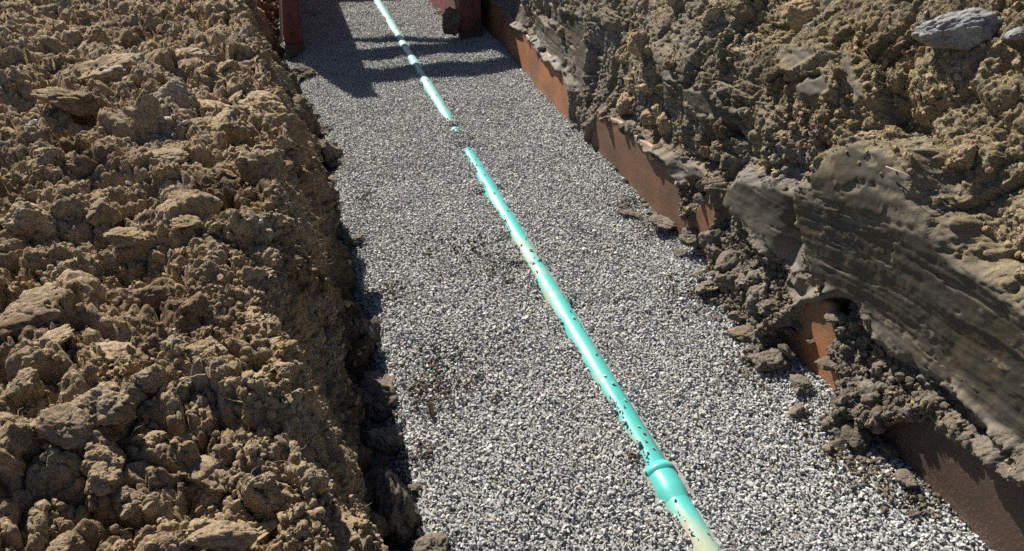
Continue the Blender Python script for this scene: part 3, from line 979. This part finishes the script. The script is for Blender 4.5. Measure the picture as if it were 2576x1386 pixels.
yy = np.clip(PL[..., 1], 0, 99)
clump = sstep(-.15, .3, fbm2(PL[..., 0] * 3, PL[..., 1] * 3, 3, 900))
pr = (.15 + clump) * np.where(PL[..., 2] > .4, 1, .3) / (1.2 + yy ** 1.4) * (yy > 1) * (yy < 9)
crumbs_on(PL, NL, 60000, pr, .003, .022, src, 'soil_crumbs', 'countless tan soil crumbs strewn over the spoil bank')
zz = PRT[..., 2]
clump = sstep(-.1, .3, fbm2(PRT[..., 1] * 3, PRT[..., 2] * 3, 3, 910))
smm = np.zeros(zz.shape)
for q in SMO + PAN: smm = np.maximum(smm, (poly_sd(PRT[..., 1], zz, q) > -.01))
pr = (.15 + clump) * (1 - smm) * np.where(zz > 1.0, 1.0, .35) / (1.5 + np.clip(PRT[..., 1], 0, 99) ** 1.2) * (PRT[..., 1] > 1) * (PRT[..., 1] < 8) * (zz < 2.2)
crumbs_on(PRT, NRT, 20000, pr, .003, .018, src, 'soil_crumbs', 'crumbly clay grains clinging to the clay wall')
pr = (zz < .42) * (1 - smm) * sstep(1.3, 1.8, PRT[..., 1]) * sstep(5.5, 4.0, PRT[..., 1])
crumbs_on(PRT, NRT, 9000, pr, .004, .028, srcd, 'soil_crumbs', 'damp brown crumbs over the heap at the foot of the clay wall')

# soil spilled on the gravel
DIRT = [(.94, 4.2, .22, 90), (.36, 3.97, .10, 70), (.49, 3.1, .24, 230), (.40, 3.0, .14, 120), (2.16, 4.6, .14, 150), (.27, 11.4, .2, 120), (2.19, 4.25, .14, 130), (2.13, 1.95, .18, 260), (2.2, 1.7, .10, 160), (1.18, 2.26, .05, 25), (.75, 4.35, .2, 40), (.36, 5.3, .12, 50), (2.05, 3.4, .2, 120), (2.0, 2.7, .16, 120), (.3, 2.6, .1, 90), (1.1, 4.0, .2, 60), (1.25, 6.2, .15, 40)]
dx, dy, ds = [], [], []
for (x, y, r, n) in DIRT:
    dx += list(rng.normal(x, r * .5, n)); dy += list(rng.normal(y, r * .6, n)); ds += list(.003 + .013 * rng.uniform(0, 1, n) ** 2)
dx, dy, ds = np.array(dx), np.array(dy), np.array(ds)
dz = gravel_h(dx, dy) + .010
tag(scatter('spilled_soil', dx, dy, dz, rng.uniform(0, 6.28, (len(dx), 3)), ds[:, None] * rng.uniform(.7, 1.2, (len(dx), 3)), srcd), 'patches of brown soil crumbs spilled on the pale gravel', 'soil')

# ------------------------------------------------------------------ pipes
def revolve(name, prof, mat, parent, seg=48):
    """prof: list of (y, r), revolved about the pipe axis"""
    th = np.linspace(0, 2 * np.pi, seg, endpoint=False)
    V = [(r * math.sin(t), y, r * math.cos(t)) for (y, r) in prof for t in th]
    F = []
    for i in range(len(prof) - 1):
        for j in range(seg):
            a, b = i * seg + j, i * seg + (j + 1) % seg
            F.append((a, b, b + seg, a + seg))
    me = np_mesh(name, np.array(V), np.array(F))
    return link(name, me, mat, parent)

def pipe(y0, y1, label, tilt=0.0):
    root = empty('sewer_pipe', (PX, y0, PZ))
    root.rotation_euler = (tilt, 0, 0)
    L = y1 - y0
    b0 = L - .20
    tag(root, label, 'pipe', 'green sewer pipes end to end in the gravel')
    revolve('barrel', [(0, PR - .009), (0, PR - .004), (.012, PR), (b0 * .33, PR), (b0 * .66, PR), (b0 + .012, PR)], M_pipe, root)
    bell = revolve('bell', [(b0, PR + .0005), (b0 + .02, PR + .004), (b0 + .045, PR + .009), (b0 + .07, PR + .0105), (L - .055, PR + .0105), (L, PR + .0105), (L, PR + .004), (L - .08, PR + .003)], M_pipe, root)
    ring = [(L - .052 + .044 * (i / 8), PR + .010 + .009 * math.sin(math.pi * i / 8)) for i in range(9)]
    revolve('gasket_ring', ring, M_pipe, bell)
    return root
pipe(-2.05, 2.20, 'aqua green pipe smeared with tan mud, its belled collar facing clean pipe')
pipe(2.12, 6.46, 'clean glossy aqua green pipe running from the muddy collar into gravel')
pipe(6.38, 10.75, 'pale green pipe crossed by the trench box shadow')
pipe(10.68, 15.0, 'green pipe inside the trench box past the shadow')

# stones resting on the pipe
for k, (y, a, s) in enumerate([(2.38, .2, .012), (2.43, .1, .008), (2.62, .3, .009), (2.75, .15, .013), (2.82, -.1, .009), (3.0, .25, .010), (3.35, .2, .012), (3.42, .3, .009), (4.15, .1, .016), (4.32, .3, .010), (4.75, .2, .010), (5.05, -.1, .012), (2.28, .2, .009), (2.27, -.3, .012), (1.98, -.4, .009), (3.9, -.5, .012), (4.0, -.4, .014), (4.02, .2, .012), (4.25, -.5, .012), (5.4, .1, .012), (5.6, -.2, .011), (9.9, .3, .014), (10.2, .1, .014), (7.4, 0, .012), (7.9, .2, .012)]):
    rr = PR + s * .45
    o = put('gravel_stone', ST_V[k % 12], (PX + rr * math.sin(a), y, PZ + rr * math.cos(a)), (s, s, s))
    tag(o, 'single crushed stone resting on top of the green pipe', 'stone', 'stones lying on the pipe')

# ------------------------------------------------------------------ trench box
def box_mesh(name, x0, x1, y0, y1, z0, z1, bev=.012):
    bm = bmesh.new()
    bmesh.ops.create_cube(bm, size=1)
    for v in bm.verts:
        v.co = Vector(((x0 + x1) / 2 + v.co.x * (x1 - x0), (y0 + y1) / 2 + v.co.y * (y1 - y0), (z0 + z1) / 2 + v.co.z * (z1 - z0)))
    bmesh.ops.bevel(bm, geom=list(bm.edges), offset=bev, segments=2, affect='EDGES')
    me = bpy.data.meshes.new(name)
    bm.to_mesh(me)
    bm.free()
    return me
def tube(name, p0, p1, r, mat, parent=None, seg=16, r1=None):
    p0, p1 = Vector(p0), Vector(p1)
    d = (p1 - p0)
    bm = bmesh.new()
    bmesh.ops.create_cone(bm, cap_ends=True, segments=seg, radius1=r, radius2=r if r1 is None else r1, depth=d.length)
    M = Matrix.Translation((p0 + p1) / 2) @ d.to_track_quat('Z', 'Y').to_matrix().to_4x4()
    bmesh.ops.transform(bm, matrix=M, verts=bm.verts)
    me = bpy.data.meshes.new(name)
    bm.to_mesh(me)
    bm.free()
    for f in me.polygons: f.use_smooth = True
    return link(name, me, mat, parent)
tb = empty('trench_box', (0, 0, 0))
tag(tb, 'red steel trench box standing across the far end of the gravel', 'trench box')
TH = 1.70
for x0, x1 in ((-.10, .10), (2.02, 2.26)):
    sw = link('side_wall', box_mesh('side_wall', x0, x1, 9.55, 14.2, -.06, TH), M_red, tb)
    xo = x0 - .012 if x0 < 0 else x1 + .012
    ep = link('end_post', box_mesh('end_post', x0 - .012, x1 + .012, 9.52, 9.66, -.05, TH + .03), M_red, sw)
    for zb in (.22, .42, .95, 1.35):
        tube('bolt', ((x0 + x1) / 2, 9.522, zb), ((x0 + x1) / 2, 9.495, zb), .018, M_steel, sw)
    link('skid_edge', box_mesh('skid_edge', x0 - .02, x1 + .02, 9.50, 9.70, -.055, .10), M_steel, sw)
for (ya, yb, za, zb, r) in ((9.78, 9.70, 1.27, 1.30, .18), (10.62, 10.55, 1.27, 1.30, .17), (11.35, 10.75, 1.20, 1.34, .09), (13.6, 13.6, 1.25, 1.25, .08)):
    tube('spreader', (.09, ya, za), (2.03, yb, zb), r, M_red, tb)
for (x, y, z) in ((.1, 9.78, 1.27), (2.02, 9.70, 1.30), (.1, 10.62, 1.27), (2.02, 10.55, 1.30)):
    tube('collar', (x - .04, y, z), (x + .04, y, z), .21, M_red, tb)
st = link('edge_strip', box_mesh('edge_strip', -.022, .022, -.008, .008, 0, 1.3, .003), M_edge)  # pale strip added in place of the trench box's sunlit plate edge
st.location = (-.135, 9.40, .18)
st.rotation_euler = (R(-10), R(-3), R(-55))
tag(st, 'thin pale strip standing in for the sunlit edge of the red trench box', 'strip')

# ------------------------------------------------------------------ pale pebbles, roots, twigs
for i, (x, y) in enumerate([(-.69, 4.64), (-.55, 4.4), (-.65, 3.7), (-.21, 3.26), (-.78, 4.23), (-.57, 2.59), (-1.4, 4.42), (-.24, 6.0), (-.24, 3.11), (-.9, 3.9)]):
    p = bank_at(x, y)
    s = random.uniform(.018, .03)
    o = put('pale_pebble', stone_mesh('pale_pebble', 800 + i, M_pale, .6), (p[0], p[1], p[2] + s * .6), (s * 1.2, s, s))
    tag(o, 'pale grey pebble lying on the tan soil of the spoil bank', 'pebble', 'pale pebbles on the spoil bank')

def strand(p, d, L, r, curl, seg=6):
    pts = [Vector(p)]
    d = Vector(d).normalized()
    for _ in range(seg):
        d = (d + Vector((random.gauss(0, curl), random.gauss(0, curl), random.gauss(0, curl)))).normalized()
        pts.append(pts[-1] + d * L / seg)
    V, F = [], []
    for i, q in enumerate(pts):
        rr = r * (1 - .7 * i / seg)
        for k in range(4):
            a = k * math.pi / 2
            V.append(q + Vector((math.cos(a) * rr, math.sin(a) * rr * .7, math.sin(a) * rr)))
    for i in range(seg):
        for k in range(4):
            F.append((i * 4 + k, i * 4 + (k + 1) % 4, i * 4 + 4 + (k + 1) % 4, i * 4 + 4 + k))
    return V, F
def strands(name, items, mat):
    VV, FF = [], []
    for it in items:
        V, F = strand(*it)
        o = len(VV)
        VV += [tuple(v) for v in V]
        FF += [tuple(a + o for a in f) for f in F]
    return link(name, np_mesh(name, np.array(VV), np.array(FF)), mat)
# fine root hairs sprouting from the lip and face of the left bank
items = []
fl = PL.reshape(-1, 3); fn = NL.reshape(-1, 3)
idx = np.where((fl[:, 1] > 1.3) & (fl[:, 1] < 5) & (fl[:, 2] > .3) & (fl[:, 0] > -.16))[0]
for k in rng.choice(idx, 420):
    n = Vector(fn[k]) + Vector((random.gauss(0, .5), random.gauss(0, .5), random.gauss(0, .5)))
    items.append((fl[k], n, random.uniform(.015, .06), .0009, .25))
idx = np.where((fl[:, 1] > 1.3) & (fl[:, 1] < 4) & (fl[:, 2] > .8) & (fl[:, 0] > -1.2))[0]
for k in rng.choice(idx, 160):
    n = Vector(fn[k]) + Vector((random.gauss(0, .8), random.gauss(0, .8), random.gauss(0, .3)))
    items.append((fl[k], n, random.uniform(.02, .07), .0009, .35))
tag(strands('root_hairs', items, M_root), 'fine dry root hairs sprouting from the spoil bank', 'roots', kind='stuff')
for i, (x, y, L) in enumerate([(-.62, 3.3, .07), (-.75, 2.45, .06), (-.42, 2.1, .08), (-.30, 1.95, .06), (-.9, 1.75, .09), (-.05, 2.15, .05), (-.03, 2.05, .05), (-.35, 1.6, .07), (-1.05, 4.9, .1), (-.5, 3.0, .05)]):
    p = bank_at(x, y)
    o = strands('dry_twig', [(tuple(p + np.array([0, 0, .012])), (random.uniform(-1, 1), random.uniform(-1, 1), random.uniform(.1, .7)), L, .0022, .2)], M_root)
    tag(o, 'short dry twig poking out of the spoil bank', 'twig', 'dry twigs in the spoil bank')
p, n = wall_at(7.9, .40)
o = strands('dry_root', [(tuple(p + n * .03), (-.05, -.15, -1), .30, .006, .05)], M_root)
tag(o, 'thin pale root hanging down the shaded clay wall', 'root')
p, n = wall_at(2.35, 1.25)
o = strands('dry_root', [(tuple(p + n * .03), (0, -1, .1), .12, .003, .1)], M_root)
tag(o, 'thin root lying across the top of the smooth scraped clay', 'root')
# rust shard in the hollow of the gravel
z = float(gravel_h(np.array(.39), np.array(2.83)))
sh = link('rust_shard', box_mesh('rust_shard', -.012, .012, -.006, .006, -.02, .075, .004), M_panel)
sh.location = (.39, 2.83, z + .01)
sh.rotation_euler = (R(-20), R(6), R(20))
tag(sh, 'small rusty shard sticking out of the gravel hollow below the bank face', 'shard')
